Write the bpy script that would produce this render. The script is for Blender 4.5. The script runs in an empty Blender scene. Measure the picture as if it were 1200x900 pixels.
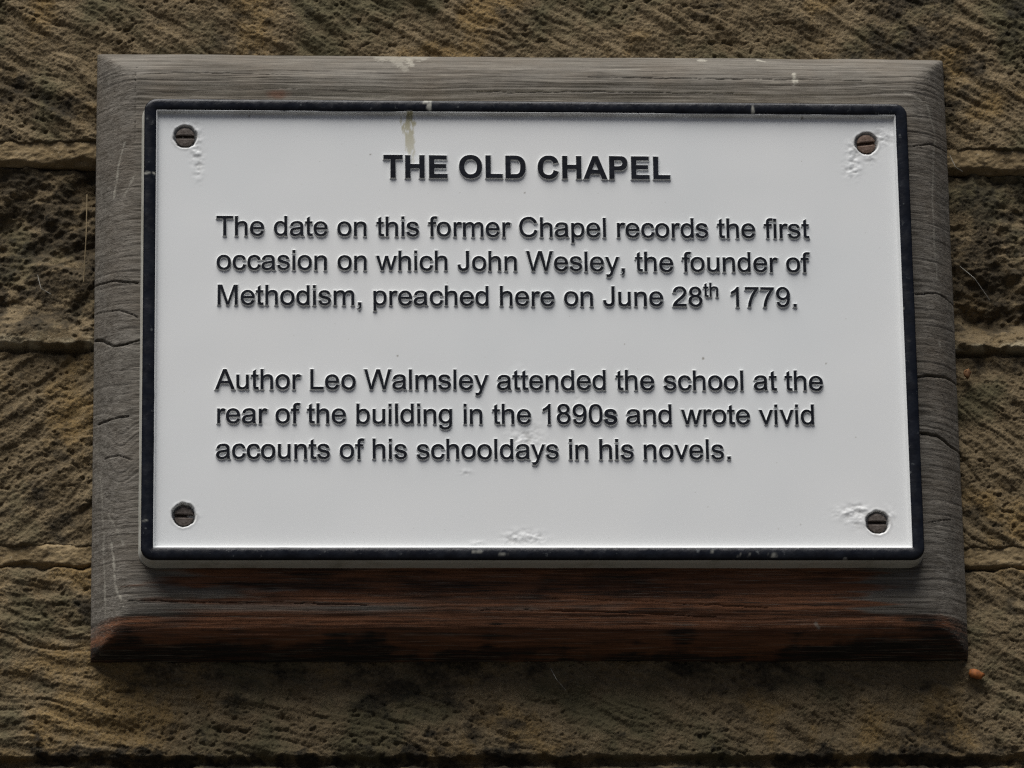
import bpy, math
import numpy as np
from mathutils import Matrix, Vector
from mathutils.geometry import tessellate_polygon

sc = bpy.context.scene
col = sc.collection

# ------------------------------------------------------------------ camera
cam = bpy.data.cameras.new('camera')
cam.lens, cam.sensor_width = 150.0, 36.0
cam.clip_start, cam.clip_end = 0.05, 100
co = bpy.data.objects.new('camera', cam)
col.objects.link(co)
CP = np.array([-0.1732, -2.4272, -0.6765])
CR = np.array([0.99786052, -0.06377612, -0.01438712])
CU = np.array([-0.00271984, -0.26036214, 0.9655072])
CF = np.array([0.06532217, 0.96340239, 0.25997856])
co.matrix_world = Matrix(((CR[0], CU[0], -CF[0], CP[0]), (CR[1], CU[1], -CF[1], CP[1]),
                          (CR[2], CU[2], -CF[2], CP[2]), (0, 0, 0, 1)))
sc.camera = co

def at(x, y, Y):
    """point on the vertical plane y = Y that the photo shows at pixel (x, y) of 1200 x 900"""
    d = CF * 5000 + CR * (x - 600) - CU * (y - 450)
    return CP + d * ((Y - CP[1]) / d[1])

# ------------------------------------------------------------------ overcast daylight
SUN_EL, SUN_AZ = math.radians(68.5), math.radians(-28)      # azimuth from straight out of the wall, towards the left
w = bpy.data.worlds.new('World')
sc.world = w
w.use_nodes = True
nt = w.node_tree
bg = nt.nodes['Background']
sky = nt.nodes.new('ShaderNodeTexSky')
sky.sky_type = 'NISHITA'
sky.sun_disc = False
sky.sun_elevation = SUN_EL
sky.sun_rotation = math.radians(180 + 28)
sky.air_density, sky.dust_density, sky.ozone_density = 0.45, 3.2, 0.35
nt.links.new(sky.outputs[0], bg.inputs['Color'])
bg.inputs['Strength'].default_value = 0.05
sun = bpy.data.lights.new('sun', 'SUN')
sun.energy = 4.6
sun.angle = math.radians(52)
sun.color = (1.0, 0.985, 0.96)
so = bpy.data.objects.new('sun', sun)
col.objects.link(so)
sd = Vector((math.sin(SUN_AZ) * math.cos(SUN_EL), -math.cos(SUN_AZ) * math.cos(SUN_EL), math.sin(SUN_EL)))
so.rotation_euler = sd.to_track_quat('Z', 'Y').to_euler()
so.location = sd * 4
vs = sc.view_settings
vs.view_transform, vs.look, vs.exposure, vs.gamma, vs.use_curve_mapping = 'Standard', 'None', 0.15, 1.0, False
sc.cycles.use_denoising = False          # keeps the grit of the stone; the soft light leaves little noise
sc.cycles.filter_width = 1.3

# ------------------------------------------------------------------ noise and mesh helpers
def perlin(x, y, seed):
    rs = np.random.RandomState(seed)
    perm = rs.permutation(512).astype(np.int64)
    ga = rs.rand(512) * 2 * np.pi
    gx, gy = np.cos(ga), np.sin(ga)
    xi, yi = np.floor(x).astype(np.int64), np.floor(y).astype(np.int64)
    xf, yf = x - xi, y - yi
    u = xf * xf * xf * (xf * (xf * 6 - 15) + 10)
    v = yf * yf * yf * (yf * (yf * 6 - 15) + 10)
    def g(i, j, a, b):
        h = perm[(perm[i & 511] + j) & 511]
        return gx[h] * a + gy[h] * b
    n0 = g(xi, yi, xf, yf) * (1 - u) + g(xi + 1, yi, xf - 1, yf) * u
    n1 = g(xi, yi + 1, xf, yf - 1) * (1 - u) + g(xi + 1, yi + 1, xf - 1, yf - 1) * u
    return (n0 * (1 - v) + n1 * v) * 1.5

def fbm(x, y, octaves, seed, gain=0.5):
    s, a = 0, 1.0
    for k in range(octaves):
        s = s + a * perlin(x * 2 ** k + 17.3 * k, y * 2 ** k - 9.1 * k, seed + k)
        a *= gain
    return s

def sstep(a, b, x):
    t = np.clip((x - a) / (b - a), 0, 1)
    return t * t * (3 - 2 * t)

def seg_dist(X, Z, pts):
    d = np.full(X.shape, 1e9)
    for (ax, az), (bx, bz) in zip(pts[:-1], pts[1:]):
        dx, dz = bx - ax, bz - az
        t = np.clip(((X - ax) * dx + (Z - az) * dz) / (dx * dx + dz * dz + 1e-12), 0, 1)
        d = np.minimum(d, np.hypot(X - ax - t * dx, Z - az - t * dz))
    return d

def link(name, me, mats, parent=None, smooth=None):
    for m in (mats if isinstance(mats, (list, tuple)) else [mats]):
        me.materials.append(m)
    o = bpy.data.objects.new(name, me)
    col.objects.link(o)
    if parent:
        o.parent = parent
    return o

def tag(o, label=None, cat=None, group=None, kind=None):
    if label: o['label'] = label
    if cat: o['category'] = cat
    if group: o['group'] = group
    if kind: o['kind'] = kind
    return o

def relief(name, xs, zs, Y, mat, parent=None, back=None, attrs=None):
    """a closed slab whose front follows the height map Y[j, i] at (xs[i], zs[j])"""
    X, Z = np.meshgrid(xs, zs)
    at_ = dict(attrs or {})
    if back is not None:
        X, Z = np.pad(X, 1, 'edge'), np.pad(Z, 1, 'edge')
        Y = np.pad(Y, 1, constant_values=back)
        at_ = {k: np.pad(v, 1, 'edge') for k, v in at_.items()}
    nz, nx = X.shape
    n = nx * nz
    me = bpy.data.meshes.new(name)
    me.vertices.add(n)
    me.vertices.foreach_set('co', np.stack([X, Y, Z], -1).astype(np.float32).ravel())
    idx = np.arange(n).reshape(nz, nx)
    q = np.stack([idx[:-1, :-1], idx[:-1, 1:], idx[1:, 1:], idx[1:, :-1]], -1).reshape(-1, 4)
    flat = np.ones(len(q), bool)
    if back is not None:
        f2 = flat.reshape(nz - 1, nx - 1)
        f2[0, :] = f2[-1, :] = False
        f2[:, 0] = f2[:, -1] = False
        q = np.concatenate([q, [[idx[0, 0], idx[-1, 0], idx[-1, -1], idx[0, -1]]]])
        flat = np.append(flat, False)
    m = len(q)
    me.loops.add(4 * m)
    me.loops.foreach_set('vertex_index', q.astype(np.int32).ravel())
    me.polygons.add(m)
    me.polygons.foreach_set('loop_start', np.arange(0, 4 * m, 4, dtype=np.int32))
    me.polygons.foreach_set('use_smooth', flat)
    for k, v in at_.items():
        a = me.attributes.new(k, 'FLOAT', 'POINT')
        a.data.foreach_set('value', np.clip(v, 0, 1).astype(np.float32).ravel())
    me.update(calc_edges=True)
    return link(name, me, mat, parent)

def pymesh(name, verts, faces, mats, parent=None, mi=None, smooth=False):
    me = bpy.data.meshes.new(name)
    me.from_pydata([tuple(map(float, v)) for v in verts], [], faces)
    if mi is not None:
        me.polygons.foreach_set('material_index', np.array(mi, np.int32))
    me.polygons.foreach_set('use_smooth', np.full(len(faces), smooth))
    me.update()
    return link(name, me, mats, parent)

# ------------------------------------------------------------------ materials
class Mat:
    def __init__(s, name, rough=0.8, spec=0.5):
        s.m = bpy.data.materials.new(name)
        s.m.use_nodes = True
        s.t = s.m.node_tree
        s.p = s.t.nodes['Principled BSDF']
        s.p.inputs['Roughness'].default_value = rough
        s.p.inputs['Specular IOR Level'].default_value = spec
        s.c = s.t.nodes.new('ShaderNodeTexCoord').outputs['Object']
    def n(s, kind, **kw):
        return s.t.nodes.new('ShaderNode' + kind)
    def put(s, v, sock):
        if isinstance(v, bpy.types.NodeSocket): s.t.links.new(v, sock)
        else: sock.default_value = v
    def coords(s, scale):
        mp = s.n('Mapping')
        s.t.links.new(s.c, mp.inputs['Vector'])
        mp.inputs['Scale'].default_value = scale
        return mp.outputs[0]
    def noise(s, scale, detail=4, rough=0.55, vec=None, dist=0.0):
        k = s.n('TexNoise')
        s.put(vec if vec is not None else s.c, k.inputs['Vector'])
        k.inputs['Scale'].default_value = scale
        k.inputs['Detail'].default_value = detail
        k.inputs['Roughness'].default_value = rough
        k.inputs['Distortion'].default_value = dist
        return k.outputs['Fac']
    def ramp(s, v, a, b, lo=0.0, hi=1.0):
        k = s.n('MapRange')
        s.put(v, k.inputs['Value'])
        for nm, x in (('From Min', a), ('From Max', b), ('To Min', lo), ('To Max', hi)):
            k.inputs[nm].default_value = x
        return k.outputs[0]
    def math(s, op, a, b=0.0):
        k = s.n('Math')
        k.operation = op
        s.put(a, k.inputs[0]); s.put(b, k.inputs[1])
        return k.outputs[0]
    def mix(s, f, a, b, mode='MIX'):
        k = s.n('Mix')
        k.data_type, k.blend_type = 'RGBA', mode
        s.put(f, k.inputs[0])
        s.put((*a, 1) if isinstance(a, tuple) else a, k.inputs[6])
        s.put((*b, 1) if isinstance(b, tuple) else b, k.inputs[7])
        return k.outputs[2]
    def attr(s, name):
        k = s.n('Attribute')
        k.attribute_name = name
        return k.outputs['Fac']
    def color(s, c): s.put((*c, 1) if isinstance(c, tuple) else c, s.p.inputs['Base Color'])
    def bump(s, h, dist, strength=1.0):
        k = s.n('Bump')
        k.inputs['Strength'].default_value = strength
        k.inputs['Distance'].default_value = dist
        s.put(h, k.inputs['Height'])
        s.t.links.new(k.outputs[0], s.p.inputs['Normal'])

# sandstone: tan grit with black crust, ochre iron stain and olive algae in patches
ms = Mat('sandstone', 0.95, 0.2)
gritn = ms.noise(330, 6, 0.75)
def brk(name, k):
    return ms.ramp(ms.math('ADD', ms.attr(name), ms.math('MULTIPLY', ms.math('SUBTRACT', gritn, 0.5), k)), 0.12, 0.88)
c = ms.mix(ms.ramp(ms.noise(60, 5, 0.6), 0.3, 0.7), (0.168, 0.122, 0.064), (0.292, 0.221, 0.127))
c = ms.mix(brk('ochre', 0.7), c, (0.30, 0.20, 0.082))
c = ms.mix(ms.ramp(ms.noise(620, 5, 0.75), 0.52, 0.70, 0, 0.7), c, (0.39, 0.315, 0.20))
c = ms.mix(ms.ramp(ms.noise(1, 5, 0.75, ms.coords((420, 420, 620))), 0.53, 0.68, 0, 0.7), c, (0.075, 0.058, 0.034))
c = ms.mix(ms.ramp(ms.noise(1700, 3, 0.8), 0.40, 0.62, 0.55, 0), c, (0.05, 0.038, 0.022))
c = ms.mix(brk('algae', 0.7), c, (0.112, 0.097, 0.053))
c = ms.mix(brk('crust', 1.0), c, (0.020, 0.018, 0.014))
c = ms.mix(brk('pale', 1.0), c, (0.42, 0.36, 0.24))
ms.color(c)
ms.bump(ms.noise(650, 6, 0.8), 0.0014, 0.9)
STONE = ms.m

mm = Mat('lime_mortar', 0.95, 0.2)
c = mm.mix(mm.ramp(mm.noise(35, 4), 0.35, 0.7), (0.255, 0.190, 0.104), (0.18, 0.128, 0.064))
c = mm.mix(mm.ramp(mm.noise(500, 3, 0.7), 0.6, 0.72, 0, 0.7), c, (0.45, 0.38, 0.26))
c = mm.mix(mm.ramp(mm.noise(260, 3, 0.7), 0.56, 0.7, 0, 0.7), c, (0.05, 0.035, 0.02))
mm.color(c)
mm.bump(mm.noise(600, 5, 0.7), 0.0008, 0.8)
MORTAR = mm.m

# weathered timber: silver grey, red-brown where rain never reaches
mw = Mat('weathered_timber', 0.85, 0.25)
g1 = mw.noise(1, 6, 0.65, mw.coords((14, 200, 420)), 0.6)
g2 = mw.noise(1, 6, 0.7, mw.coords((22, 600, 1500)))
grey = mw.mix(mw.ramp(g1, 0.35, 0.66), (0.080, 0.071, 0.057), (0.210, 0.193, 0.165))
grey = mw.mix(mw.ramp(mw.noise(26, 4), 0.42, 0.7, 0, 0.55), grey, (0.135, 0.110, 0.082))
brown = mw.mix(mw.ramp(g1, 0.32, 0.66), (0.068, 0.028, 0.013), (0.250, 0.106, 0.050))
def along(name, k):
    q = mw.math('MULTIPLY', mw.math('ADD', mw.math('SUBTRACT', g2, 0.5), mw.math('SUBTRACT', g1, 0.5)), k)
    return mw.ramp(mw.math('ADD', mw.attr(name), q), 0.18, 0.82)
c = mw.mix(along('brown', 0.9), grey, brown)
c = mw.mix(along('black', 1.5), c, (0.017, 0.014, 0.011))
c = mw.mix(mw.ramp(g2, 0.52, 0.66, 0, 0.7), c, (0.040, 0.033, 0.026))
c = mw.mix(mw.ramp(mw.noise(1, 5, 0.7, mw.coords((26, 700, 1250))), 0.56, 0.70, 0, 0.5), c, (0.33, 0.30, 0.245))
c = mw.mix(mw.attr('rust'), c, (0.115, 0.055, 0.034))
c = mw.mix(mw.attr('mark'), c, (0.38, 0.36, 0.30))
mw.color(c)
mw.bump(g2, 0.0009, 0.9)
TIMBER = mw.m

def white_paint(name, tint=(0.744, 0.753, 0.742)):
    k = Mat(name, 0.42, 0.45)
    c = k.mix(k.ramp(k.noise(9, 3), 0.35, 0.7, 0, 1), tint, tuple(v * f for v, f in zip(tint, (0.94, 0.955, 0.965))))
    c = k.mix(k.ramp(k.noise(380, 2, 0.5), 0.74, 0.80, 0, 0.45), c, (0.35, 0.33, 0.28))
    return k, c
mp_, c = white_paint('white_gloss_paint')
c = mp_.mix(mp_.attr('stain'), c, (0.33, 0.29, 0.125))
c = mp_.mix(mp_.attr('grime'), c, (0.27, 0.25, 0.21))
mp_.color(c)
mp_.bump(mp_.math('ADD', mp_.noise(70, 3), mp_.math('MULTIPLY', mp_.noise(420, 3), 0.10)), 0.0006, 0.03)
WHITE = mp_.m
me_, c = white_paint('white_edge_paint', (0.60, 0.59, 0.52))
c = me_.mix(me_.ramp(me_.noise(55, 4, 0.6), 0.5, 0.75, 0, 0.55), c, (0.22, 0.21, 0.13))
me_.color(c)
me_.bump(me_.noise(300, 4), 0.0006, 0.5)
EDGE = me_.m
ml_, c = white_paint('white_letter_paint')
ml_.color(c)
ml_.bump(ml_.noise(500, 2), 0.0003, 0.4)
LETTER_SIDE = ml_.m

def black_paint(name, chips):
    k = Mat(name, 0.36, 0.22)
    c = k.mix(k.ramp(k.noise(120, 4, 0.6), 0.4, 0.7), (0.0045, 0.0054, 0.0085), (0.011, 0.013, 0.018))
    if chips:
        c = k.mix(k.ramp(k.noise(1, 4, 0.6, k.coords((260, 260, 260))), 0.66, 0.74, 0, 0.45), c, (0.16, 0.17, 0.17))
        c = k.mix(k.attr('chip'), c, (0.36, 0.355, 0.31))
    k.color(c)
    k.put(k.ramp(k.noise(200, 3), 0.35, 0.7, 0.22, 0.45) if chips else 0.38, k.p.inputs['Roughness'])
    k.bump(k.noise(260, 4, 0.6), 0.0006, 0.45)
    return k.m
BLACK = black_paint('black_border_paint', True)
INK = black_paint('black_letter_paint', False)

def screw_metal(name, a, b):
    k = Mat(name, 0.62, 0.4)
    k.p.inputs['Metallic'].default_value = 0.35
    k.color(k.mix(k.ramp(k.noise(450, 4, 0.6), 0.35, 0.68), a, b))
    k.bump(k.noise(900, 4), 0.0004, 0.6)
    return k.m
DULL = screw_metal('dull_screw_metal', (0.060, 0.046, 0.037), (0.135, 0.115, 0.100))
RUSTY = screw_metal('rusty_screw_metal', (0.105, 0.066, 0.045), (0.190, 0.135, 0.105))

def plain(name, a, b, scale, rough=0.9):
    k = Mat(name, rough, 0.3)
    k.color(k.mix(k.ramp(k.noise(scale, 4), 0.35, 0.65), a, b))
    return k.m
SILK = plain('dusty_silk', (0.36, 0.35, 0.31), (0.22, 0.21, 0.18), 300)
STRAW = plain('dry_straw', (0.27, 0.21, 0.12), (0.17, 0.13, 0.075), 200)
ORANGE = plain('orange_scrap', (0.36, 0.12, 0.028), (0.17, 0.06, 0.018), 260, 0.7)

# ------------------------------------------------------------------ the sandstone wall
def spread(a, b, step, far, ratio=1.10):
    core = list(np.arange(a, b + step / 2, step))
    s, lo = step, [a]
    while lo[-1] > a - far:
        s = min(s * ratio, 0.012); lo.append(lo[-1] - s)
    s, hi = step, [b]
    while hi[-1] < b + far:
        s = min(s * ratio, 0.012); hi.append(hi[-1] + s)
    return np.array(lo[::-1][:-1] + core + hi[1:])

xs = spread(-0.335, 0.325, 0.00058, 0.55)
zs = spread(-0.272, 0.238, 0.00058, 0.45)
X, Z = np.meshgrid(xs, zs)
BX0, BX1, BZ0, BZ1 = -0.2545, 0.2555, -0.1885, 0.1808        # the board on it

def joint(y_left, y_right):
    a, b = at(55, y_left, 0), at(1160, y_right, 0)
    return a[2] + (X - a[0]) * (b[2] - a[2]) / (b[0] - a[0]) + 0.0012 * perlin(X * 30, X * 0 + y_left, 5)
J1, J2, J3, J4 = joint(180, 189), joint(409, 413), joint(653, 655), joint(894, 893)

def tooling(ang, period, seed, amp=1.0):
    ca, sa = math.cos(math.radians(ang)), math.sin(math.radians(ang))
    u, v = X * ca + Z * sa, -X * sa + Z * ca
    v = v + 0.0032 * fbm(X * 26, Z * 26, 2, seed)
    s = np.sin(2 * np.pi * v / period + 2.2 * perlin(u * 20, v * 40, seed + 11))
    brk = sstep(-0.35, 0.45, perlin(u * 22, v * 70, seed + 21))
    streak = fbm(u * 20, v * 140, 3, seed + 31, 0.5)
    f = np.sin(np.pi * v / period * 1.3 + 3.0 * perlin(u * 26, v * 30, seed + 41))
    cut = -np.exp(-(f / 0.30) ** 2) * sstep(-0.1, 0.5, perlin(u * 30, v * 90, seed + 51))
    return amp * (0.0007 * s * brk + 0.0012 * streak + 0.0011 * cut)

grain = 0.00050 * fbm(X * 260, Z * 340, 3, 41, 0.8) + np.random.RandomState(8).normal(0, 0.00015, X.shape)
lump = 0.0022 * fbm(X * 28, Z * 28, 3, 51)
xm = sstep(-0.06, 0.06, X + 0.02)
top = tooling(-32, 0.0155, 60)
rough = 0.0085 * fbm(X * 17, Z * 22, 5, 70, 0.56) + 0.003 * np.abs(fbm(X * 60, Z * 80, 3, 77))
mid = tooling(38, 0.0125, 80) * (1 - xm) + tooling(-38, 0.0105, 90) * xm
low = tooling(-13, 0.0135, 100) * (1 - xm) + tooling(-27, 0.0125, 110, 0.85) * xm
low2 = tooling(8, 0.014, 120)
inA, inB = sstep(-0.0012, 0.0012, Z - J1), sstep(-0.0012, 0.0012, Z - J2)
inC, inD = sstep(-0.0012, 0.0012, Z - J3), sstep(-0.0012, 0.0012, Z - J4)
rk = np.clip((J1 - Z) / (J1 - J2), 0, 1)
rough = np.clip(rough, -0.020, 0.006) - 0.0085 + 0.0135 * sstep(0.80, 0.985, rk) + 0.004 * sstep(0.12, 0.0, rk)
h = low2
h = h + (low - h) * inD
h = h + (mid - h) * inC
h = h + (rough - h) * inB
h = h + (top - h) * inA
pits = -0.0016 * sstep(0.30, 0.75, fbm(X * 190, Z * 230, 2, 45)) * sstep(-0.3, 0.4, perlin(X * 24, Z * 24, 47))
h = h + grain + lump + pits
for J, half, dep in ((J1, 0.0062, 0.007), (J2, 0.0012, 0.006), (J3, 0.0056, 0.006), (J4, 0.0026, 0.006)):
    wob = 0.0016 * fbm(X * 90, Z * 90, 3, 130)
    h = h - dep * sstep(half + 0.0022, half - 0.0012, np.abs(Z - J) + wob)
inside = sstep(-0.004, 0.002, np.minimum(np.minimum(X - BX0, BX1 - X), np.minimum(Z - BZ0, BZ1 - Z)))
h = np.minimum(h, 0.006 - 0.0055 * inside)
n1, n2, n3 = fbm(X * 9, Z * 9, 5, 140, 0.6), fbm(X * 15, Z * 15, 5, 150, 0.6), fbm(X * 38, Z * 55, 5, 160, 0.65)
rockband = inB * (1 - inA)
crust = 0.60 * rockband * sstep(-0.30, 0.50, n3 + 0.55 * n1 + 0.12)
crust = np.maximum(crust, 0.70 * sstep(-0.05, 1.0, n3 * 0.7 + n1 * 0.9 + 0.30 * inA * sstep(0.0, 0.22, X) - 0.05))
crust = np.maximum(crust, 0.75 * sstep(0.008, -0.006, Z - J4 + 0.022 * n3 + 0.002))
crust = crust * (1 - 0.85 * inB * (1 - inA) * sstep(0.90, 0.97, rk))
ochre = 0.9 * sstep(0.05, 0.95, n2 + 0.75 * (1 - inC) * sstep(-0.12, -0.30, X) - 0.05) * (1 - 0.6 * rockband)
algae = 0.85 * sstep(0.05, 0.9, n2 * -0.8 + 0.35 * sstep(-0.16, -0.22, Z) * sstep(-0.28, -0.1, X) + 0.25 * inA)  # olive algae; its low term also paints in shade below the board
pale = 0.65 * rockband * sstep(0.91, 0.98, rk) * sstep(-0.45, 0.25, n3)  # light caught by the ledge lip, painted into the stone colour
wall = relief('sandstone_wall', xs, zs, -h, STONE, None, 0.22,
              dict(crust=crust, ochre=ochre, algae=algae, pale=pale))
tag(wall, 'rough tooled brown sandstone wall behind the timber board', 'wall')

def mortar(y_left, y_right, half, depth, seed):
    mx = spread(-0.335, 0.325, 0.0009, 0.5)
    t = np.linspace(-1, 1, 26)
    A, B = at(55, y_left, 0), at(1160, y_right, 0)
    zc = A[2] + (mx - A[0]) * (B[2] - A[2]) / (B[0] - A[0])
    MX, T = np.meshgrid(mx, t)
    MZ = zc[None, :] + T * half
    hh = -depth + np.random.RandomState(seed).normal(0, 0.00012, MX.shape) + 0.0005 * fbm(MX * 260, MZ * 260, 3, seed + 4, 0.7) + 0.0010 * fbm(MX * 45, MZ * 60, 4, seed, 0.6) - 0.002 * np.abs(T) ** 6
    hh = hh - 0.0035 * sstep(-0.55, -0.95, T + 0.35 * fbm(MX * 40, MZ * 0, 3, seed + 9))
    o = relief('mortar_joint', mx, t, -hh, MORTAR, wall, 0.015)
    co_ = np.empty(len(o.data.vertices) * 3, np.float32)
    o.data.vertices.foreach_get('co', co_)
    co_ = co_.reshape(-1, 3)
    co_[:, 2] = np.pad(MZ, 1, 'edge').ravel()
    o.data.vertices.foreach_set('co', co_.ravel())
    o.data.update()
    return o
mortar(178, 187, 0.0080, 0.0010, 200)
mortar(651, 653, 0.0072, 0.0008, 210)

paving = pymesh('ground', [(-12, 0.2, -2.6), (-12, -25, -2.6), (12, -25, -2.6), (12, 0.2, -2.6)], [(0, 1, 2, 3)],  # unseen ground sheet, added to bounce light onto the plaque's lower edge
                plain('dark_paving', (0.048, 0.045, 0.040), (0.034, 0.032, 0.029), 3))
tag(paving, None, None, None, 'structure')

# ------------------------------------------------------------------ the timber board
fx = np.concatenate([np.arange(BX0, BX1, 0.00062), [BX1]])
fz = np.concatenate([np.arange(BZ0, BZ1, 0.00050), [BZ1]])
X, Z = np.meshgrid(fx, fz)
FRONT, LIP, BEV = 0.033, 0.0062, 0.0205
def bevel(e, bulge=0.10):
    t = np.clip(e / BEV, 0, 1.6)
    y = LIP + (FRONT - LIP) * (t + bulge * np.sin(np.pi * np.clip(t, 0, 1)))
    k = 0.0032                                                    # soft shoulder
    return -k * np.log(np.exp(-y / k) + np.exp(-FRONT / k))
e_l, e_r, e_b, e_t = X - BX0, BX1 - X, Z - BZ0, BZ1 - Z
wob = 0.0010 * fbm(X * 12, Z * 12, 3, 300)
kk = 0.0021
Yb = -kk * np.log(sum(np.exp(-bevel(q_, b_) / kk) for q_, b_ in ((e_l + wob, 0.1), (e_r - wob, 0.12), (e_b - wob, 0.20), (e_t + wob, 0.1))) - 3 * np.exp(-FRONT / kk))
edge = np.minimum(np.minimum(e_l, e_r), np.minimum(e_b, e_t))
round_ = np.clip(edge / 0.0016, 0, 1)
Yb = Yb - 0.0016 * (1 - np.sqrt(1 - (1 - round_) ** 2))
Yb = Yb - 0.0050 * (1 - np.sqrt(1 - (1 - np.clip(e_b / 0.0085, 0, 1)) ** 2)) * (FRONT - LIP > 0)
Yb = np.maximum(Yb, 0.0012)
# grain runs across the board; it swirls round a knot near the lower left
kp = at(128, 540, -0.02)
kd = np.hypot((X - kp[0]) / 1.0, (Z - kp[2]) / 1.6)
zz = Z + 0.0030 * fbm(X * 6, Z * 14, 3, 310) + 0.010 * np.exp(-(kd / 0.016) ** 2) * np.sin((X - kp[0]) * 180) + 0.05 * Yb
side = np.maximum(sstep(0.030, 0.012, e_l), sstep(0.030, 0.012, e_r))
g = fbm(X * 5, zz * 330, 4, 320, 0.65) * (1 - side) + fbm(X * 22, zz * 300, 4, 330, 0.65) * side
g = g * (0.6 + 0.5 * sstep(-0.3, 0.4, fbm(X * 9, Z * 22, 3, 335)))
Yb = Yb + (0.00034 - 0.00012 * side) * g - 0.00034 * sstep(0.25, 0.75, fbm(X * 9, zz * 430, 3, 340, 0.6)) + 0.0003 * fbm(X * 60, Z * 60, 3, 345)

def dep(a, b):
    t = min((a - 112) / 46, (1107 + (b - 69) * 0.043 - a) / 44, (b - 67) / 24, (775 - b) / 52, 1)
    return -(LIP + (FRONT - LIP) * max(t, 0))

def groove(pix, width, depth, seed, Yp=-0.025):
    global Yb
    pts = [(at(a, b, dep(a, b))[0], at(a, b, dep(a, b))[2]) for a, b in pix]
    d = seg_dist(X + 0.0006 * fbm(X * 120, Z * 120, 2, seed), Z + 0.0005 * fbm(X * 110, Z * 110, 3, seed + 3), pts)
    wv = 0.82 * width * (0.80 + 0.55 * perlin(X * 45, Z * 45, seed + 5))
    Yb = Yb - 0.75 * depth * sstep(1.0, 0.25, d / np.maximum(wv, 1e-5))
for k, (pix, wd, dp) in enumerate((
        ([(111, 336), (130, 333), (162, 332)], 0.0009, 0.0035),
        ([(113, 400), (122, 402), (133, 409), (146, 406), (163, 399)], 0.0012, 0.005),
        ([(113, 369), (140, 366), (162, 372)], 0.0007, 0.002),
        ([(116, 499), (128, 495), (150, 489)], 0.0010, 0.003),
        ([(124, 540), (141, 537), (155, 539)], 0.0008, 0.002),
        ([(1076, 442), (1100, 444), (1116, 448), (1129, 454)], 0.0012, 0.005),
        ([(1080, 508), (1096, 513), (1110, 524), (1131, 531)], 0.0012, 0.004),
        ([(1074, 345), (1098, 348), (1120, 360)], 0.0007, 0.0022),
        ([(1070, 172), (1090, 174), (1110, 180)], 0.0006, 0.002),
        ([(1086, 613), (1112, 612)], 0.0006, 0.002),
        ([(160, 82), (159, 112), (158, 165)], 0.0006, 0.0012),
        ([(155, 88), (230, 87), (330, 88)], 0.0005, 0.0009),
        ([(690, 90), (800, 91), (930, 92), (1010, 94)], 0.0006, 0.0011),
        ([(230, 106), (330, 104), (410, 106)], 0.0005, 0.0007),
        ([(560, 108), (700, 107), (860, 110)], 0.0005, 0.0012),
        ([(150, 705), (240, 706), (330, 706), (430, 709)], 0.0006, 0.0016),
        ([(560, 714), (700, 716), (840, 722)], 0.0006, 0.0014),
        ([(640, 700), (760, 705), (900, 712)], 0.0006, 0.0014),
        ([(1103, 465), (1107, 474)], 0.0006, 0.001))):
    groove(pix, wd, dp, 400 + 7 * k, -0.033 if pix[0][1] < 130 or pix[0][1] > 690 else -0.022)

nA, nB, nC = fbm(X * 12, Z * 30, 4, 350, 0.6), fbm(X * 7, Z * 60, 5, 360, 0.65), fbm(X * 30, Z * 24, 4, 370, 0.6)
nG = fbm(X * 9, Z * 150, 4, 380, 0.65)
xin = np.minimum(X + 0.218 + 0.022 * nG, 0.196 - X + 0.030 * nG)
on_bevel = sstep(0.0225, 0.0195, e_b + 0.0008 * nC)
shelter = sstep(-0.131, -0.141, Z) * sstep(-0.014, 0.026, xin)
under = on_bevel * sstep(-0.030, 0.004, np.minimum(e_l, e_r) - e_b + 0.004 * nC)
brown = np.maximum(shelter * sstep(-0.75, 0.25, nB + 0.45 + 0.9 * sstep(-0.05, 0.1, X)), under * (0.90 + 0.3 * nA))
crest = np.exp(-((e_b - 0.0250) / 0.0030) ** 2) * sstep(0.12, -0.12, X + 0.10 * nA)
brown = brown * (1 - 0.75 * crest)
black = 0.6 * shelter * sstep(0.05, 0.85, nA * 0.6 + nG * 0.6 + 0.30) * (1 - crest) * (1 - 0.5 * on_bevel)
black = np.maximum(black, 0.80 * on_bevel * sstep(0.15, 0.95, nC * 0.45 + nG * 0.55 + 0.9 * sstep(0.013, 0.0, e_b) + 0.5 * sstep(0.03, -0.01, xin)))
mark = 0 * X
def smear(pix, width, seed, amt=1.0, Yp=-0.025):
    global mark
    pts = [(at(a, b, dep(a, b))[0], at(a, b, dep(a, b))[2]) for a, b in pix]
    d = seg_dist(X + 0.0008 * perlin(X * 60, Z * 60, seed), Z + 0.0008 * perlin(X * 60, Z * 60, seed + 1), pts)
    mark = np.maximum(mark, amt * sstep(1.0, 0.3, d / width + 0.75 * fbm(X * 210, Z * 210, 4, seed + 2, 0.7)))
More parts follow.
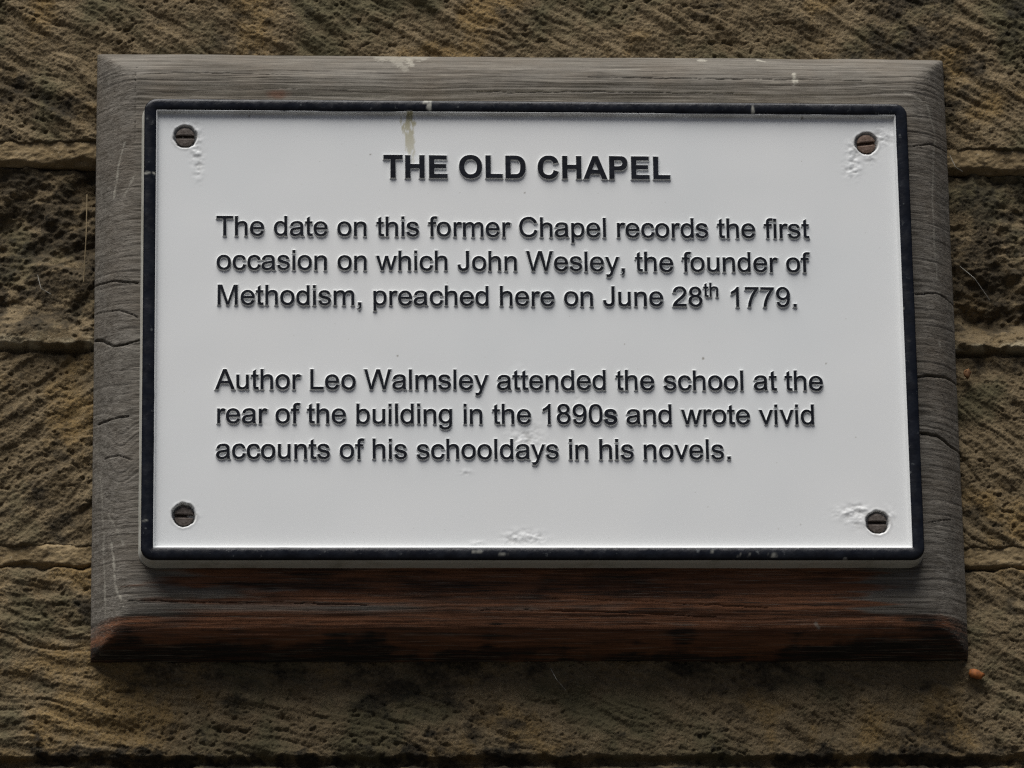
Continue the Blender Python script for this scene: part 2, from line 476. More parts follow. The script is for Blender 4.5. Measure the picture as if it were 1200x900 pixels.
for k, (pix, wd, am) in enumerate((
        ([(146, 168), (138, 200), (134, 236)], 0.0006, 0.55), ([(158, 205), (146, 230)], 0.0006, 0.4),
        ([(131, 640), (137, 690), (145, 716)], 0.0007, 0.7), ([(122, 640), (125, 730)], 0.0006, 0.45),
        ([(128, 605), (145, 640)], 0.0006, 0.35), ([(118, 560), (123, 640)], 0.0005, 0.3),
        ([(1094, 160), (1090, 230), (1096, 330)], 0.0006, 0.35), ([(1060, 108), (1085, 128), (1092, 160)], 0.0008, 0.35),
        ([(930, 88), (934, 95)], 0.0022, 0.8), ([(1098, 405), (1099, 408)], 0.0014, 0.55),
        ([(446, 69), (470, 71), (492, 69)], 0.0060, 0.42), ([(466, 76), (474, 82)], 0.0042, 0.36), ([(478, 70), (481, 80)], 0.0020, 0.6),
        ([(818, 71), (826, 72)], 0.0014, 0.7), ([(888, 71), (893, 73)], 0.0014, 0.7),
        ([(955, 730), (958, 737)], 0.0012, 0.55), ([(185, 205), (187, 206)], 0.001, 0.4))):
    smear(pix, wd, 500 + 5 * k, am, -0.033 if pix[0][1] > 80 and 200 < pix[0][0] < 1000 else -0.015)
rp = at(322, 110, -0.033)
rust = 0.75 * sstep(1.0, 0.2, np.hypot((X - rp[0]) / 0.0085, (Z - rp[2]) / 0.0040) + 0.6 * nC)
board = relief('timber_board', fx, fz, -Yb, TIMBER, None, 0.001, dict(brown=brown, black=black, mark=mark, rust=rust))
tag(board, 'weathered grey timber board with sloping edges hung on the stone wall, reddish brown below', 'board')

# ------------------------------------------------------------------ the cast plaque
W_, H_ = 0.450, 0.2765
BACK, CAPY, FACE, FIELD = -0.0325, -0.0471, -0.0480, -0.0443
RIM = 0.0079
plaque = bpy.data.objects.new('plaque', None)
plaque.empty_display_size = 0.05
plaque.location = (0, BACK, -H_ / 2)
col.objects.link(plaque)
tag(plaque, 'white cast plaque with raised black lettering and black border, screwed to the timber board', 'plaque')
def mine(o):
    o.location = (-plaque.location[0], -plaque.location[1], -plaque.location[2])
    return o

def rrect(inset, r, y, n=9, per=60):
    hw, hh = W_ / 2 - inset, H_ / 2 - inset
    pts = []
    for (sx, sz, a0) in ((1, -1, -90), (1, 1, 0), (-1, 1, 90), (-1, -1, 180)):
        arc = [(sx * (hw - r) + r * math.cos(math.radians(a0 + 90 * k / n)),
                sz * (hh - r) + r * math.sin(math.radians(a0 + 90 * k / n))) for k in range(n + 1)]
        if pts:
            (ax, az), (bx, bz) = pts[-1], arc[0]
            pts += [(ax + (bx - ax) * k / per, az + (bz - az) * k / per) for k in range(1, per)]
        pts += arc
    (ax, az), (bx, bz) = pts[-1], pts[0]
    pts += [(ax + (bx - ax) * k / per, az + (bz - az) * k / per) for k in range(1, per)]
    return np.array([(p[0], y, p[1]) for p in pts])

def loft(name, loops, mat, attr=None, wobble=0.0, seed=1):
    V = np.concatenate(loops)
    if wobble:
        V[:, 1] += wobble * fbm(V[:, 0] * 40 + V[:, 2] * 13, V[:, 2] * 40, 3, seed)
    n = len(loops[0])
    F = [(a * n + k, a * n + (k + 1) % n, (a + 1) * n + (k + 1) % n, (a + 1) * n + k)
         for a in range(len(loops) - 1) for k in range(n)]
    o = pymesh(name, V, F, mat, plaque, None, True)
    if attr:
        a = o.data.attributes.new(attr[0], 'FLOAT', 'POINT')
        a.data.foreach_set('value', attr[1](V).astype(np.float32))
    return mine(o)

R0 = 0.0072
loft('side_edge', [rrect(-0.0020, R0 + 0.0020, BACK), rrect(-0.0018, R0 + 0.0018, BACK - 0.001), rrect(-0.0010, R0 + 0.0010, -0.040),
                   rrect(-0.0001, R0, CAPY + 0.0004), rrect(0.0006, R0 - 0.0006, CAPY - 0.0002)], EDGE, None, 0.0002, 3)
def chips(V):
    m = np.zeros(len(V))
    for px, py, rx, rz in ((503, 125, 0.0016, 0.0050), (501, 119, 0.0028, 0.0012), (478, 131, 0.0030, 0.0010), (882, 130, 0.0012, 0.003),
                           (172, 203, 0.0022, 0.0014), (181, 203, 0.0012, 0.0008), (560, 646, 0.0050, 0.0008), (590, 650, 0.003, 0.0007),
                           (835, 646, 0.0012, 0.0014), (870, 651, 0.0050, 0.0008), (906, 651, 0.004, 0.001), (170, 610, 0.0018, 0.0009),
                           (1058, 362, 0.0008, 0.0014), (1066, 400, 0.0006, 0.001), (990, 655, 0.0016, 0.0008)):
        p = at(px, py, FACE)
        d = np.hypot((V[:, 0] - p[0]) / rx, (V[:, 2] - p[2]) / rz)
        m = np.maximum(m, sstep(1.1, 0.4, d + 0.5 * fbm(V[:, 0] * 400, V[:, 2] * 400, 2, 7)))
    return np.clip(m, 0, 1) * np.where(V[:, 2] > 0, 0.85, 0.5)
PER = 900
def bl(i, r, y): return rrect(i, r, y, 9, PER)
loft('border', [bl(-0.0003, R0, CAPY + 0.0010), bl(-0.0001, R0, CAPY - 0.0002), bl(0.0005, R0 - 0.0005, FACE + 0.0002), bl(0.0013, R0 - 0.0012, FACE - 0.0001),
                bl(0.0028, 0.0042, FACE - 0.0003), bl(0.0042, 0.0027, FACE - 0.0003), bl(0.0058, 0.0014, FACE), bl(0.0066, 0.0009, FACE + 0.0004), bl(0.0071, 0.0006, CAPY + 0.0002), bl(0.0072, 0.0006, CAPY + 0.0012)],
     BLACK, ('chip', chips), 0.00022, 9)

# white field: relief with its sloping inner edge, screw recesses and lumps of old paint
SCREWS = [((217, 161), 0.0014, 0, DULL, 'dull grey slotted screw head at the upper left corner'),
          ((1015, 169), 0.0013, 7, RUSTY, 'rusty brown slotted screw head at the upper right corner'),
          ((215.5, 605), 0.0032, -1, DULL, 'deeply sunk slotted screw head at the lower left corner'),
          ((1028, 613), 0.0018, 0, DULL, 'dull grey slotted screw head at the lower right corner')]
def lin(hw, step):
    e = np.array([0, 0.0003, 0.0006, 0.0009, 0.0011, 0.0013, 0.0016, 0.0020])
    core = np.linspace(-hw + 0.0024, hw - 0.0024, int(2 * hw / step))
    return np.concatenate([-hw + e, core, (hw - e)[::-1]])
px_, pz_ = lin(W_ / 2 - 0.0068, 0.00056), lin(H_ / 2 - 0.0068, 0.00056)
X, Z = np.meshgrid(px_, pz_)
e = np.minimum(np.minimum(X - px_[0], px_[-1] - X), np.minimum(Z - pz_[0], pz_[-1] - Z))
up = (FIELD - CAPY) * (1 - sstep(0.0001, 0.0013, e)) + 0.00035 * np.exp(-np.maximum(e - 0.0011, 0) / 0.0007)
grime, stain = 0 * X, 0 * X
fine = fbm(X * 190, Z * 230, 3, 600, 0.55)
for (px, py, rx, rz, amp) in ((228, 158, 3.5, 5.0, 0.55), (230, 178, 3.0, 6.0, 0.5), (233, 198, 2.6, 6.0, 0.38), (218, 152, 5, 3, 0.35), (1001, 176, 4.2, 5.0, 0.55), (999, 197, 4.0, 5.0, 0.75),
                              (1034, 160, 5.0, 4.5, 0.65), (1020, 186, 4, 3, 0.4), (996, 602, 7.5, 3.6, 0.75), (1008, 597, 5.0, 3.0, 0.55), (1006, 612, 5.0, 4.0, 0.35),
                              (1042, 605, 3.0, 4.5, 0.5), (613, 628, 8.0, 3.2, 0.62), (600, 633, 4.0, 2.5, 0.5), (628, 633, 5.0, 2.5, 0.55), (560, 636, 4.0, 1.4, 0.4), (618, 512, 8.0, 7.0, 0.42), (605, 520, 6.0, 4.0, 0.4),
                              (610, 442, 6.0, 5.0, 0.25), (683, 474, 8.0, 4.0, 0.3), (545, 553, 3.0, 1.5, 0.5), (224, 604, 4, 5, 0.3), (300, 497, 6, 3, 0.2)):
    p = at(px, py, FIELD)
    m = np.exp(-((X - p[0]) / (rx * 0.0011)) ** 2 - ((Z - p[2]) / (rz * 0.0011)) ** 2)
    up = up + m * amp * (0.0008 if py < 400 else 0.0006) * (0.3 + 1.2 * fine)
    grime = np.maximum(grime, 0.25 * m * sstep(0.1, 0.7, -fine))
centers = []
for (px, py), dep, ang, mat_, lab in SCREWS:
    p = at(px, py, FIELD + dep)
    rr = np.hypot(X - p[0], Z - p[2]) + 0.00045 * fbm(X * 260, Z * 260, 3, 620)
    up = up - (dep + 0.0022) * sstep(0.00715, 0.0060, rr) + 0.00016 * np.exp(-((rr - 0.0077) / 0.0007) ** 2)
    grime = np.maximum(grime, 0.30 * sstep(0.0090, 0.0062, rr + 0.0018 * fbm(X * 200, Z * 200, 3, 630)))
    centers.append((p, dep, ang, mat_, lab))
a, b = at(479, 133, FIELD), at(481, 206, FIELD)
d = np.abs(X - np.interp(-Z, [-a[2], -b[2]], [a[0], b[0]]) - 0.0006 * fbm(X * 0, Z * 60, 2, 640))
tl = np.clip((a[2] - Z) / (a[2] - b[2]), 0, 1.0)
stain = sstep(1.15, 0.5, d / (0.0036 - 0.0020 * tl) + 0.80 * fbm(X * 420, Z * 110, 4, 641, 0.65)) * sstep(1.0, 0.6, tl) * (0.85 - 0.60 * tl)
stain = stain * (Z < a[2] + 0.004)
grime = np.maximum(grime, 0.30 * sstep(0.0045, 0.001, e) * sstep(H_ / 2 - 0.016, H_ / 2 - 0.010, Z) * sstep(-0.4, 0.5, fbm(X * 40, Z * 200, 3, 650)))  # shade under the top rim, painted in through the grime mask
for (px, py, r) in ((824, 420, 1.3), (292, 136, 1.4), (693, 133, 1.2), (615, 226, 0.9), (940, 139, 1.5), (434, 181, 0.9), (466, 417, 0.9), (968, 426, 0.8), (725, 530, 0.8)):
    p = at(px, py, FIELD)
    grime = np.maximum(grime, 0.9 * sstep(1, 0.4, np.hypot(X - p[0], Z - p[2]) / (r * 0.0008)))
up = up + 0.00022 * fbm(X * 12, Z * 12, 2, 660)
mine(relief('panel', px_, pz_, FIELD - up, WHITE, plaque, BACK, dict(stain=stain, grime=grime)))

def screw(p, dep, ang, mat, lab, seed):
    r, slot, hgt = 0.0056, 0.00095, 0.0026
    V, F = [], []
    def add(loop3, faces):
        b = len(V); V.extend(loop3); F.extend([tuple(b + k for k in f) for f in faces])
    for s in (1, -1):
        a0 = math.asin(slot / r)
        ring = [(r * math.cos(t), r * math.sin(t)) for t in np.linspace(a0, math.pi - a0, 26)]
        ring = [(x_, s * z_) for x_, z_ in ring]
        if s < 0: ring = ring[::-1]
        n = len(ring)
        cz = s * r * 0.42
        L = []
        for shrink, yy in ((1.0, 0.0), (1.0, -hgt + 0.0003), (0.955, -hgt), (0.5, -hgt - 0.00022)):
            L.append([(x_ * shrink, yy, cz + (z_ - cz) * shrink) for x_, z_ in ring])
        loop3 = sum(L, [])
        fs = [(q * n + k, q * n + (k + 1) % n, (q + 1) * n + (k + 1) % n, (q + 1) * n + k) for q in range(3) for k in range(n)]
        fs.append(tuple(range(3 * n, 4 * n)))
        add(loop3, fs)
    base = [(r * 0.98 * math.cos(t), 0.0002, r * 0.98 * math.sin(t)) for t in np.linspace(0, 2 * math.pi, 40, endpoint=False)]
    add(base, [tuple(range(40))])
    ca, sa = math.cos(math.radians(ang)), math.sin(math.radians(ang))
    V = [(x_ * ca - z_ * sa, y_, x_ * sa + z_ * ca) for x_, y_, z_ in V]
    o = pymesh('screw', V, F, mat, plaque)
    o.location = (p[0], p[1] + 0.0019 - plaque.location[1], p[2] - plaque.location[2])
    o['label'] = lab
    return o
for k, (p, dep, ang, mat_, lab) in enumerate(centers):
    screw(p, dep, ang, mat_, lab, k)

# ------------------------------------------------------------------ the lettering
# outlines on a 1000 unit em; a pair is a straight move, a quadruple a quadratic curve
GL = {
 'a': (556, '404 64|355 23 310 5|265 -12 213 -12|128 -12 82 30|36 72 36 137|36 175 54 207|71 238 99 257|127 276 162 286|188 293 240 299|346 312 396 329|397 347 397 352|397 406 372 428|338 458 272 458|210 458 180 436|150 414 136 359|50 371|62 426 89 460|116 494 167 513|218 531 285 531|351 531 393 515|434 500 454 476|473 453 481 417|485 394 485 335|485 218|485 95 491 63|496 30 513 0|421 0|407 28 404 64/396 261|348 241 252 228|198 220 175 210|153 200 141 181|128 163 128 140|128 105 155 82|181 58 232 58|282 58 321 80|361 102 379 140|394 170 396 228'),
 'b': (556, '147 0|65 0|65 716|153 716|153 461|209 531 295 531|343 531 386 511|429 492 456 457|484 422 500 372|516 322 516 265|516 131 449 59|383 -12 290 -12|198 -12 146 65/146 263|146 169 171 127|213 60 283 60|341 60 383 110|425 160 425 259|425 360 385 409|344 457 287 457|230 457 188 407|146 358 146 263'),
 'c': (500, '404 190|491 179|477 89 418 39|360 -12 275 -12|168 -12 103 58|38 128 38 258|38 343 66 406|94 469 151 500|209 531 276 531|361 531 415 488|469 445 484 366|398 353|386 405 355 432|323 458 279 458|211 458 169 410|128 362 128 258|128 153 168 107|209 60 273 60|325 60 360 91|394 122 404 190'),
 'd': (556, '402 0|402 65|352 -12 257 -12|195 -12 143 22|91 57 63 118|34 179 34 259|34 337 60 400|86 463 138 497|189 531 253 531|300 531 336 511|373 492 396 459|396 716|484 716|484 0/124 259|124 159 166 110|208 60 265 60|323 60 363 108|403 155 403 252|403 359 362 409|321 459 260 459|202 459 163 411|124 363 124 259'),
 'e': (556, '421 167|512 156|490 76 432 32|374 -12 283 -12|169 -12 103 58|36 128 36 255|36 386 104 458|171 531 279 531|383 531 449 460|515 389 515 261|515 237|127 237|132 151 175 106|219 60 284 60|332 60 366 86|400 111 421 167/132 309|422 309|417 374 389 407|346 458 280 458|219 458 178 417|136 377 132 309'),
 'f': (278, '87 0|87 451|9 451|9 519|87 519|87 574|87 626 97 652|109 686 141 707|173 728 230 728|267 728 312 719|299 643|272 647 247 647|207 647 191 630|174 613 174 566|174 519|275 519|275 451|174 451|174 0'),
 'g': (556, '50 -43|135 -56|141 -95 165 -113|197 -137 253 -137|313 -137 345 -113|378 -89 390 -46|396 -19 396 66|339 0 254 0|149 0 91 76|33 152 33 258|33 331 59 393|86 455 136 493|186 531 254 531|344 531 403 456|403 519|484 519|484 70|484 -51 459 -101|435 -152 381 -181|328 -210 250 -210|158 -210 101 -169|44 -127 50 -43/123 266|123 163 163 118|203 72 263 72|322 72 362 117|403 162 403 262|403 360 361 409|320 458 262 458|204 458 163 410|123 363 123 266'),
 'h': (556, '66 0|66 716|154 716|154 459|215 531 309 531|367 531 409 508|451 485 470 445|488 405 488 329|488 0|400 0|400 329|400 395 371 425|343 455 291 455|252 455 218 435|184 415 169 380|154 346 154 285|154 0'),
 'i': (222, '66 0|66 519|154 519|154 0/66 615|66 716|154 716|154 615'),
 'l': (222, '64 0|64 716|152 716|152 0'),
 'm': (833, '66 0|66 519|145 519|145 446|169 484 210 508|251 531 303 531|361 531 398 507|435 483 450 440|512 531 611 531|689 531 730 488|772 445 772 356|772 0|684 0|684 327|684 380 676 403|667 426 645 441|622 455 591 455|536 455 500 419|463 382 463 301|463 0|375 0|375 337|375 396 354 426|332 455 283 455|246 455 214 436|183 416 168 379|154 341 154 270|154 0'),
 'n': (556, '66 0|66 519|145 519|145 445|202 531 310 531|357 531 396 514|435 497 455 470|474 443 482 405|487 381 487 319|487 0|399 0|399 316|399 370 389 397|378 424 352 440|326 456 291 456|235 456 194 420|154 385 154 284|154 0'),
 'o': (556, '33 260|33 404 113 473|180 531 276 531|383 531 451 461|519 391 519 267|519 167 489 110|459 52 402 20|344 -12 276 -12|167 -12 100 58|33 128 33 260/124 260|124 160 167 111|211 61 276 61|342 61 385 111|428 161 428 263|428 359 385 409|341 458 276 458|211 458 167 409|124 359 124 260'),
 'p': (556, '66 -199|66 519|146 519|146 451|174 491 210 511|246 531 297 531|363 531 414 497|465 463 491 401|517 338 517 264|517 185 488 121|460 57 405 23|351 -12 291 -12|247 -12 212 7|177 26 154 54|154 -199/145 257|145 157 186 108|226 60 284 60|342 60 384 110|426 160 426 264|426 363 385 412|344 462 287 462|231 462 188 409|145 357 145 257'),
 'r': (333, '65 0|65 519|144 519|144 440|174 495 200 513|226 531 257 531|301 531 347 502|317 421|285 440 252 440|223 440 200 422|177 405 167 374|152 327 152 272|152 0'),
 's': (500, '31 155|118 169|125 117 159 89|192 61 252 61|313 61 342 86|371 110 371 144|371 174 345 191|327 203 256 221|159 245 122 263|85 281 66 312|46 343 46 380|46 415 62 444|78 473 105 492|125 507 160 519|195 531 235 531|295 531 341 514|386 496 408 467|430 438 438 389|352 377|346 416 319 437|292 459 243 459|185 459 160 440|135 421 135 395|135 379 146 366|156 352 178 343|191 338 254 321|346 297 382 281|418 266 439 236|459 206 459 162|459 118 434 80|408 41 360 20|312 -12 252 -12|151 -12 99 30|46 71 31 155'),
 't': (278, '258 79|271 1|234 -7 204 -7|156 -7 129 8|103 24 92 49|81 74 81 154|81 451|16 451|16 519|81 519|81 647|168 700|168 519|257 519|257 451|168 451|168 148|168 110 173 99|177 88 188 82|199 75 219 75|234 75 258 79'),
 'u': (556, '406 0|406 76|345 -12 241 -12|195 -12 156 6|116 23 96 50|77 77 70 116|64 142 64 198|64 519|152 519|152 231|152 162 158 138|166 104 193 84|220 64 259 64|299 64 334 85|369 105 383 140|398 175 398 241|398 519|485 519|485 0'),
 'v': (500, '210 0|13 519|105 519|217 208|238 150 252 103|267 155 289 214|398 519|489 519|293 0'),
 'w': (722, '162 0|3 519|94 519|177 219|207 107|238 215|321 519|411 519|489 218|515 118|545 219|634 519|718 519|556 0|465 0|383 310|363 398|258 0'),
 'y': (500, '62 -200|52 -117|81 -125 103 -125|132 -125 150 -115|168 -105 179 -87|188 -74 207 -20|209 -13 214 1|17 519|112 519|220 219|241 162 257 98|273 159 294 217|405 519|493 519|295 -9|263 -95 245 -127|222 -170 192 -191|161 -211 119 -211|93 -211 62 -200'),
 'A': (667, '-1 0|274 716|376 716|668 0|560 0|477 217|178 217|100 0/205 294|447 294|373 492|339 582 323 641|309 572 283 503'),
 'C': (722, '588 251|683 227|653 111 576 49|499 -12 387 -12|272 -12 199 35|127 82 89 171|51 260 51 363|51 475 94 558|137 641 215 685|294 728 388 728|495 728 568 674|641 619 669 521|576 499|551 577 504 612|457 648 386 648|304 648 249 609|194 569 172 503|149 437 149 366|149 275 176 207|202 140 258 106|314 71 379 71|458 71 513 118|568 163 588 251'),
 'J': (500, '28 203|114 215|117 133 145 102|172 72 220 72|256 72 282 88|308 105 317 133|327 161 327 223|327 716|421 716|421 228|421 138 400 89|378 40 331 14|285 -12 222 -12|129 -12 79 42|30 96 28 203'),
 'L': (556, '73 0|73 716|168 716|168 84|521 84|521 0'),
 'M': (833, '74 0|74 716|217 716|386 210|421 103|461 222|632 716|760 716|760 0|668 0|668 599|460 0|375 0|166 610|166 0'),
 'T': (611, '259 0|259 631|23 631|23 716|591 716|591 631|354 631|354 0'),
 'W': (944, '202 0|12 716|109 716|218 247|252 108|302 305|438 716|552 716|654 353|694 108|733 257|845 716|940 716|744 0|653 0|502 545|484 615|465 545|304 0'),
 '0': (556, '42 353|42 480 68 557|94 634 145 677|197 719 276 719|334 719 378 696|422 672 450 628|479 583 495 519|512 455 512 353|512 228 485 150|460 73 409 31|357 -12 277 -12|172 -12 111 64|42 149 42 353/132 353|132 176 174 118|215 60 277 60|338 60 379 119|421 177 421 353|421 531 379 589|338 647 276 647|214 647 177 595|132 530 132 353'),
 '1': (556, '373 0|285 0|285 560|253 530 202 500|151 470 109 455|109 540|182 574 238 624|294 674 316 719|373 719'),
 '2': (556, '503 84|503 0|30 0|29 32 41 61|59 110 99 158|140 206 216 268|335 366 376 423|418 470 418 524|418 577 380 612|342 647 281 647|216 647 177 610|138 573 138 506|47 515|57 615 118 667|179 719 283 719|387 719 448 661|509 604 509 518|509 475 491 433|473 391 432 344|391 298 295 217|215 150 192 126|169 102 154 84'),
 '7': (556, '47 622|47 706|510 706|510 638|442 565 375 445|308 325 271 197|245 107 237 0|147 0|149 84 181 204|213 324 273 434|333 545 400 622'),
 '8': (556, '177 388|122 408 96 445|69 482 69 533|69 611 125 665|181 719 274 719|368 719 425 665|483 610 483 532|483 482 457 445|431 408 377 388|443 367 478 319|512 271 512 205|512 113 447 50|382 -12 276 -12|170 -12 105 51|39 114 39 207|39 277 75 324|110 371 177 388/159 536|159 486 192 454|225 422 277 422|328 422 361 454|393 486 393 532|393 580 360 613|326 646 276 646|226 646 192 614|159 581 159 536/131 207|131 169 149 134|167 99 202 80|236 61 277 61|340 61 381 101|421 142 421 204|421 267 380 308|338 349 275 349|213 349 172 308|131 268 131 207'),
 '9': (556, '55 166|139 173|150 114 180 88|210 61 257 61|297 61 327 79|357 97 377 128|396 159 409 211|421 263 421 317|421 334|395 293 349 267|304 242 251 242|162 242 101 306|39 371 39 476|39 585 103 652|167 719 265 719|335 719 393 681|452 642 482 571|513 500 513 367|513 228 483 146|453 64 393 26|333 -12 256 -12|171 -12 117 35|63 82 55 166/411 481|411 557 370 601|330 646 273 646|215 646 172 598|129 550 129 475|129 407 170 364|211 321 271 321|332 321 371 364|411 407 411 481'),
 '.': (278, '91 0|91 100|191 100|191 0'),
 ',': (278, '89 0|89 100|189 100|189 0|189 -55 170 -89|150 -122 108 -141|84 -103|111 -91 125 -66|138 -42 139 0'),
}
GB = {
 'T': (611, '234 0|234 595|21 595|21 716|590 716|590 595|378 595|378 0'),
 'H': (722, '73 0|73 716|218 716|218 434|501 434|501 716|646 716|646 0|501 0|501 313|218 313|218 0'),
 'E': (667, '73 0|73 716|604 716|604 595|218 595|218 436|577 436|577 316|218 316|218 121|617 121|617 0'),
 'O': (778, '43 354|43 463 76 537|100 592 142 635|184 679 234 700|300 728 387 728|544 728 638 631|732 534 732 359|732 187 639 87|546 -12 389 -12|231 -12 137 85|43 181 43 354/192 359|192 237 249 174|305 112 391 112|477 112 532 173|588 235 588 361|588 483 534 543|480 604 390 604|301 604 246 542|192 482 192 359'),
 'L': (611, '77 0|77 710|221 710|221 121|581 121|581 0'),
 'D': (722, '72 0|72 716|336 716|426 716 473 702|536 684 581 636|626 589 649 520|673 452 673 351|673 262 651 198|624 119 574 71|536 34 472 13|424 0 344 0/217 595|217 121|325 121|385 121 412 128|447 137 470 158|493 179 508 226|523 274 523 357|523 439 508 483|493 527 467 552|440 576 398 586|367 595 276 595'),
 'C': (722, '531 263|671 219|639 101 564 44|489 -12 374 -12|231 -12 140 85|48 183 48 352|48 531 140 630|233 728 383 728|514 728 596 651|645 605 669 518|526 484|513 541 472 573|431 606 373 606|292 606 242 548|192 490 192 361|192 224 241 166|291 107 370 107|429 107 471 145|513 182 531 263'),
 'A': (722, '719 0|561 0|499 163|212 163|153 0|0 0|279 716|432 716/452 284|353 550|256 284'),
 'P': (667, '73 0|73 716|305 716|437 716 477 705|538 689 580 635|621 580 621 494|621 428 597 382|573 337 536 311|498 285 460 277|408 270 312 270|217 270|217 0/217 595|217 391|296 391|382 391 411 402|440 413 456 437|473 461 473 494|473 534 449 560|426 586 390 591|363 595 282 595'),
}
def outline(s):
    loops = []
    for part in s.split('/'):
        pts = []
        for seg in part.split('|'):
            v = [float(k) for k in seg.split()]
            if len(v) == 2: pts.append((v[0], v[1]))
            else:
                x0, z0 = pts[-1]
                pts += [((1 - t) ** 2 * x0 + 2 * t * (1 - t) * v[0] + t * t * v[2], (1 - t) ** 2 * z0 + 2 * t * (1 - t) * v[1] + t * t * v[3]) for t in (0.25, 0.5, 0.75, 1)]
        out = [p for k, p in enumerate(pts) if math.dist(p, pts[k - 1]) > 1.5]
        loops.append(np.array(out))
    return loops
def area(p): return 0.5 * np.sum(p[:, 0] * np.roll(p[:, 1], -1) - np.roll(p[:, 0], -1) * p[:, 1])
def oriented(loops):
    out = []
    x0, x1, z0, z1 = loops[0][:, 0].min(), loops[0][:, 0].max(), loops[0][:, 1].min(), loops[0][:, 1].max()
    for k, p in enumerate(loops):
        hole = k > 0 and x0 < p[0, 0] < x1 and z0 < p[0, 1] < z1
        out.append(p[::-1] if (area(p) > 0) == hole else p)
    return out
def offset(p, d):
    a, b = p - np.roll(p, 1, 0), np.roll(p, -1, 0) - p
    na = np.stack([a[:, 1], -a[:, 0]], 1) / np.linalg.norm(a, axis=1)[:, None]
    nb = np.stack([b[:, 1], -b[:, 0]], 1) / np.linalg.norm(b, axis=1)[:, None]
    m = na + nb
    m = m / np.maximum((m * m).sum(1) / 2, 0.7)[:, None]
    return p + m * d

OUT = {}
def letters(name, runs, z, font, h=0.0012):
    """runs: list of (text, em, x start, rise, extra weight); one mesh for the line"""
    V, F, MI = [], [], []
    for text, em, x, rise, wt in runs:
        for ch in text:
            if ch == ' ':
                x += 0.278 * em; continue
            adv, s = font[ch]
            key = (ch, id(font))
            if key not in OUT: OUT[key] = oriented(outline(s))
            tops = []
            jit = rng.normal(0, 0.00006, 2)
            for p in OUT[key]:
                p = p * em / 1000
                nz = 0.00008 * fbm((p[:, 0] + x) * 300, (p[:, 1] + z) * 300, 2, 700)
                rings = [(0.00085, 0.0), (0.00016, -h * 0.88), (0.00011, -h * 0.97), (0.00003, -h)]
                base = len(V)
                n = len(p)
                for off, y in rings:
                    q = offset(p, off + wt) + (nz[:, None] if off < 0.0002 else 0)
                    V.extend([(x + a_ + jit[0], FIELD + y + (0.0004 if y == 0 else 0), z + rise + b_ + jit[1]) for a_, b_ in q])
                for k in range(len(rings) - 1):
                    for j in range(n):
                        F.append((base + k * n + j, base + k * n + (j + 1) % n, base + (k + 1) * n + (j + 1) % n, base + (k + 1) * n + j))
                        MI.append(0 if k < 1 else 1)
                tops.append([base + (len(rings) - 1) * n + j for j in range(n)])
            flat = sum(tops, [])
            for tri in tessellate_polygon([[Vector((V[j][0], V[j][2], 0)) for j in t] for t in tops]):
                a_, b_, c_ = [flat[j] for j in tri]
                pa, pb, pc = V[a_], V[b_], V[c_]
                if (pb[0] - pa[0]) * (pc[2] - pa[2]) - (pb[2] - pa[2]) * (pc[0] - pa[0]) < 0: b_, c_ = c_, b_
                F.append((a_, b_, c_)); MI.append(1)
            x += adv / 1000 * em
    o = pymesh(name, V, F, [LETTER_SIDE, INK], plaque, MI)
    return mine(o)
rng = np.random.RandomState(12)
TOP = FIELD - 0.0012
def base(px, py0, px1, py1): return 0.5 * (at(px, py0, TOP)[2] + at(px1, py1, TOP)[2])
EM, X0 = 0.0166, -0.1831
def start(px): return at(px, 300, TOP)[0]
xa, xb = at(449.6, 208.5, TOP)[0], at(784.3, 209.5, TOP)[0]
et = (xb - xa) / 8.706
letters('heading_text', [('THE OLD CHAPEL', et, xa - 0.021 * et, 0, 0)], base(450, 208.3, 784, 209.3), GB, 0.0014)
def width(s): return sum(278 if ch == ' ' else GL[ch][0] for ch in s) / 1000
LINES = [('The date on this former Chapel records the first', (275.6, 278.7)), ('occasion on which John Wesley, the founder of', (315.4, 318.5)),
         (None, (356.3, 359.5)), ('Author Leo Walmsley attended the school at the', (455.2, 457.6)), (None, (494.8, 498.0)),
         ('accounts of his schooldays in his novels.', (536.2, 539.2))]
for k, (s, (y0, y1)) in enumerate(LINES):
    z = base(253, y0, 950, y1)
    if k == 2:
        s1 = 'Methodism, preached here on June 28'
        xe = X0 + width(s1) * EM
        runs = [(s1, EM, X0, 0, 0), ('th', EM * 0.70, xe, 0.36 * EM, 0), (' 1779.', EM, xe + 0.60 * EM, 0, 0)]
    elif k == 4:
        s1, s2 = 'rear of the building in the 1890', ' and wrote vivid'
        xe = X0 + width(s1) * EM
        runs = [(s1, EM, X0, 0, 0), ('s', EM, xe, 0, 0.00022), (s2, EM, xe + 0.5 * EM, 0, 0)]
    else:
        runs = [(s, EM, X0, 0, 0)]
    letters('text_line', runs, z, GL)

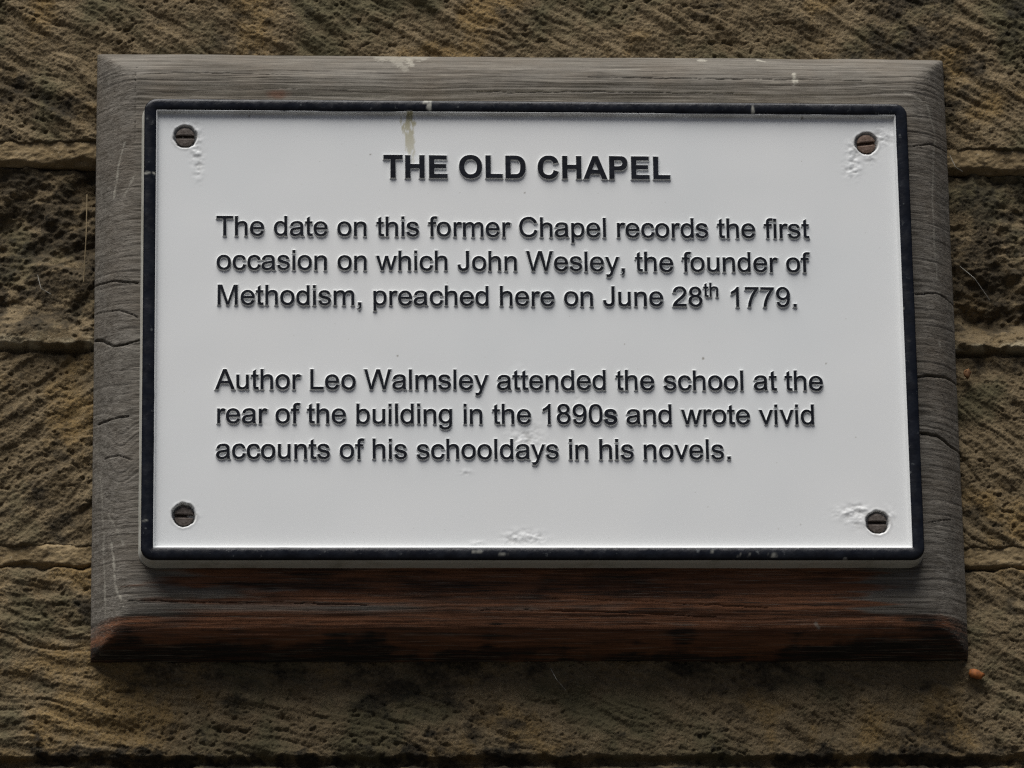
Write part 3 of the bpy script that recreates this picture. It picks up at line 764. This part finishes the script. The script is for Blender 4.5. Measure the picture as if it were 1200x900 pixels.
# ------------------------------------------------------------------ small things on the wall and board
def thread(name, pts, r, mat, label, cat, group=None):
    cu = bpy.data.curves.new(name, 'CURVE')
    cu.dimensions = '3D'
    cu.bevel_depth = r
    cu.bevel_resolution = 1
    sp = cu.splines.new('POLY')
    P = np.array(pts)
    t = np.linspace(0, len(P) - 1, 24)
    Q = np.stack([np.interp(t, np.arange(len(P)), P[:, k]) for k in range(3)], 1)
    sp.points.add(23)
    for k in range(24): sp.points[k].co = (*Q[k], 1)
    tmp = bpy.data.objects.new(name, cu)
    col.objects.link(tmp)
    me = bpy.data.meshes.new_from_object(tmp.evaluated_get(bpy.context.evaluated_depsgraph_get()))
    bpy.data.objects.remove(tmp)
    me.name = name
    me.materials.clear()
    return tag(link(name, me, mat), label, cat, group)
thread('dry_stalk', [at(102, 228, -0.004), at(101, 275, -0.006), at(98, 330, -0.003)], 0.00032, STRAW,
       'thin dry stalk hanging upright against the dark stone left of the board', 'stalk')
G = 'cobweb threads on the wall'
for pts, lab in (
        ([at(60, 345, -0.003), at(48, 338, -0.006), at(44, 322, -0.004)], 'short pale cobweb thread on the dark stone left of the board'),
        ([at(1113, 182, -0.008), at(1120, 196, -0.010), at(1128, 201, -0.004)], 'pale curled cobweb thread at the board edge beside the upper right mortar joint'),
        ([at(1125, 312, -0.004), at(1142, 326, -0.010), at(1160, 352, -0.004)], 'fine pale cobweb thread across the dark stone right of the board'),
        ([at(645, 783, -0.006), at(652, 796, -0.012), at(663, 809, -0.004)], 'slanting cobweb thread on the shaded stone below the board')):
    thread('cobweb_thread', pts, 0.00016, SILK, lab, 'cobweb', G)

BROWN = plain('brown_scrap', (0.19, 0.092, 0.034), (0.10, 0.048, 0.020), 260, 0.8)
def scrap(name, mat, px, py, Y, w, hgt, th, seed, label, cat):
    rs = np.random.RandomState(seed)
    n = 14
    a = np.linspace(0, 2 * np.pi, n, endpoint=False)
    rr = 1 + rs.uniform(-0.22, 0.22, n)
    p = at(px, py, Y)
    V, F = [], []
    for y, s in ((0, 0.85), (-th * 0.6, 1.0), (-th, 0.7)):
        for k in range(n):
            V.append((w / 2 * s * rr[k] * math.cos(a[k]), y + rs.uniform(-0.2, 0.2) * th, hgt / 2 * s * rr[k] * math.sin(a[k])))
    for q in range(2):
        for k in range(n): F.append((q * n + k, q * n + (k + 1) % n, (q + 1) * n + (k + 1) % n, (q + 1) * n + k))
    F += [tuple(range(2 * n, 3 * n)), tuple(range(n - 1, -1, -1))]
    o = pymesh(name, V, F, mat, None, None, True)
    o.location = p
    o.rotation_euler = (0, math.radians(8), 0)
    return tag(o, label, cat)
scrap('orange_scrap', ORANGE, 1143, 791, -0.003, 0.0105, 0.0058, 0.0035, 3, 'bright orange scrap lodged on the stone at the lower right corner of the board', 'scrap')
scrap('brown_scrap', BROWN, 1133, 439, -0.004, 0.0046, 0.0060, 0.0025, 5, 'small dull brown scrap stuck on the dark stone beside the right edge of the board', 'scrap')
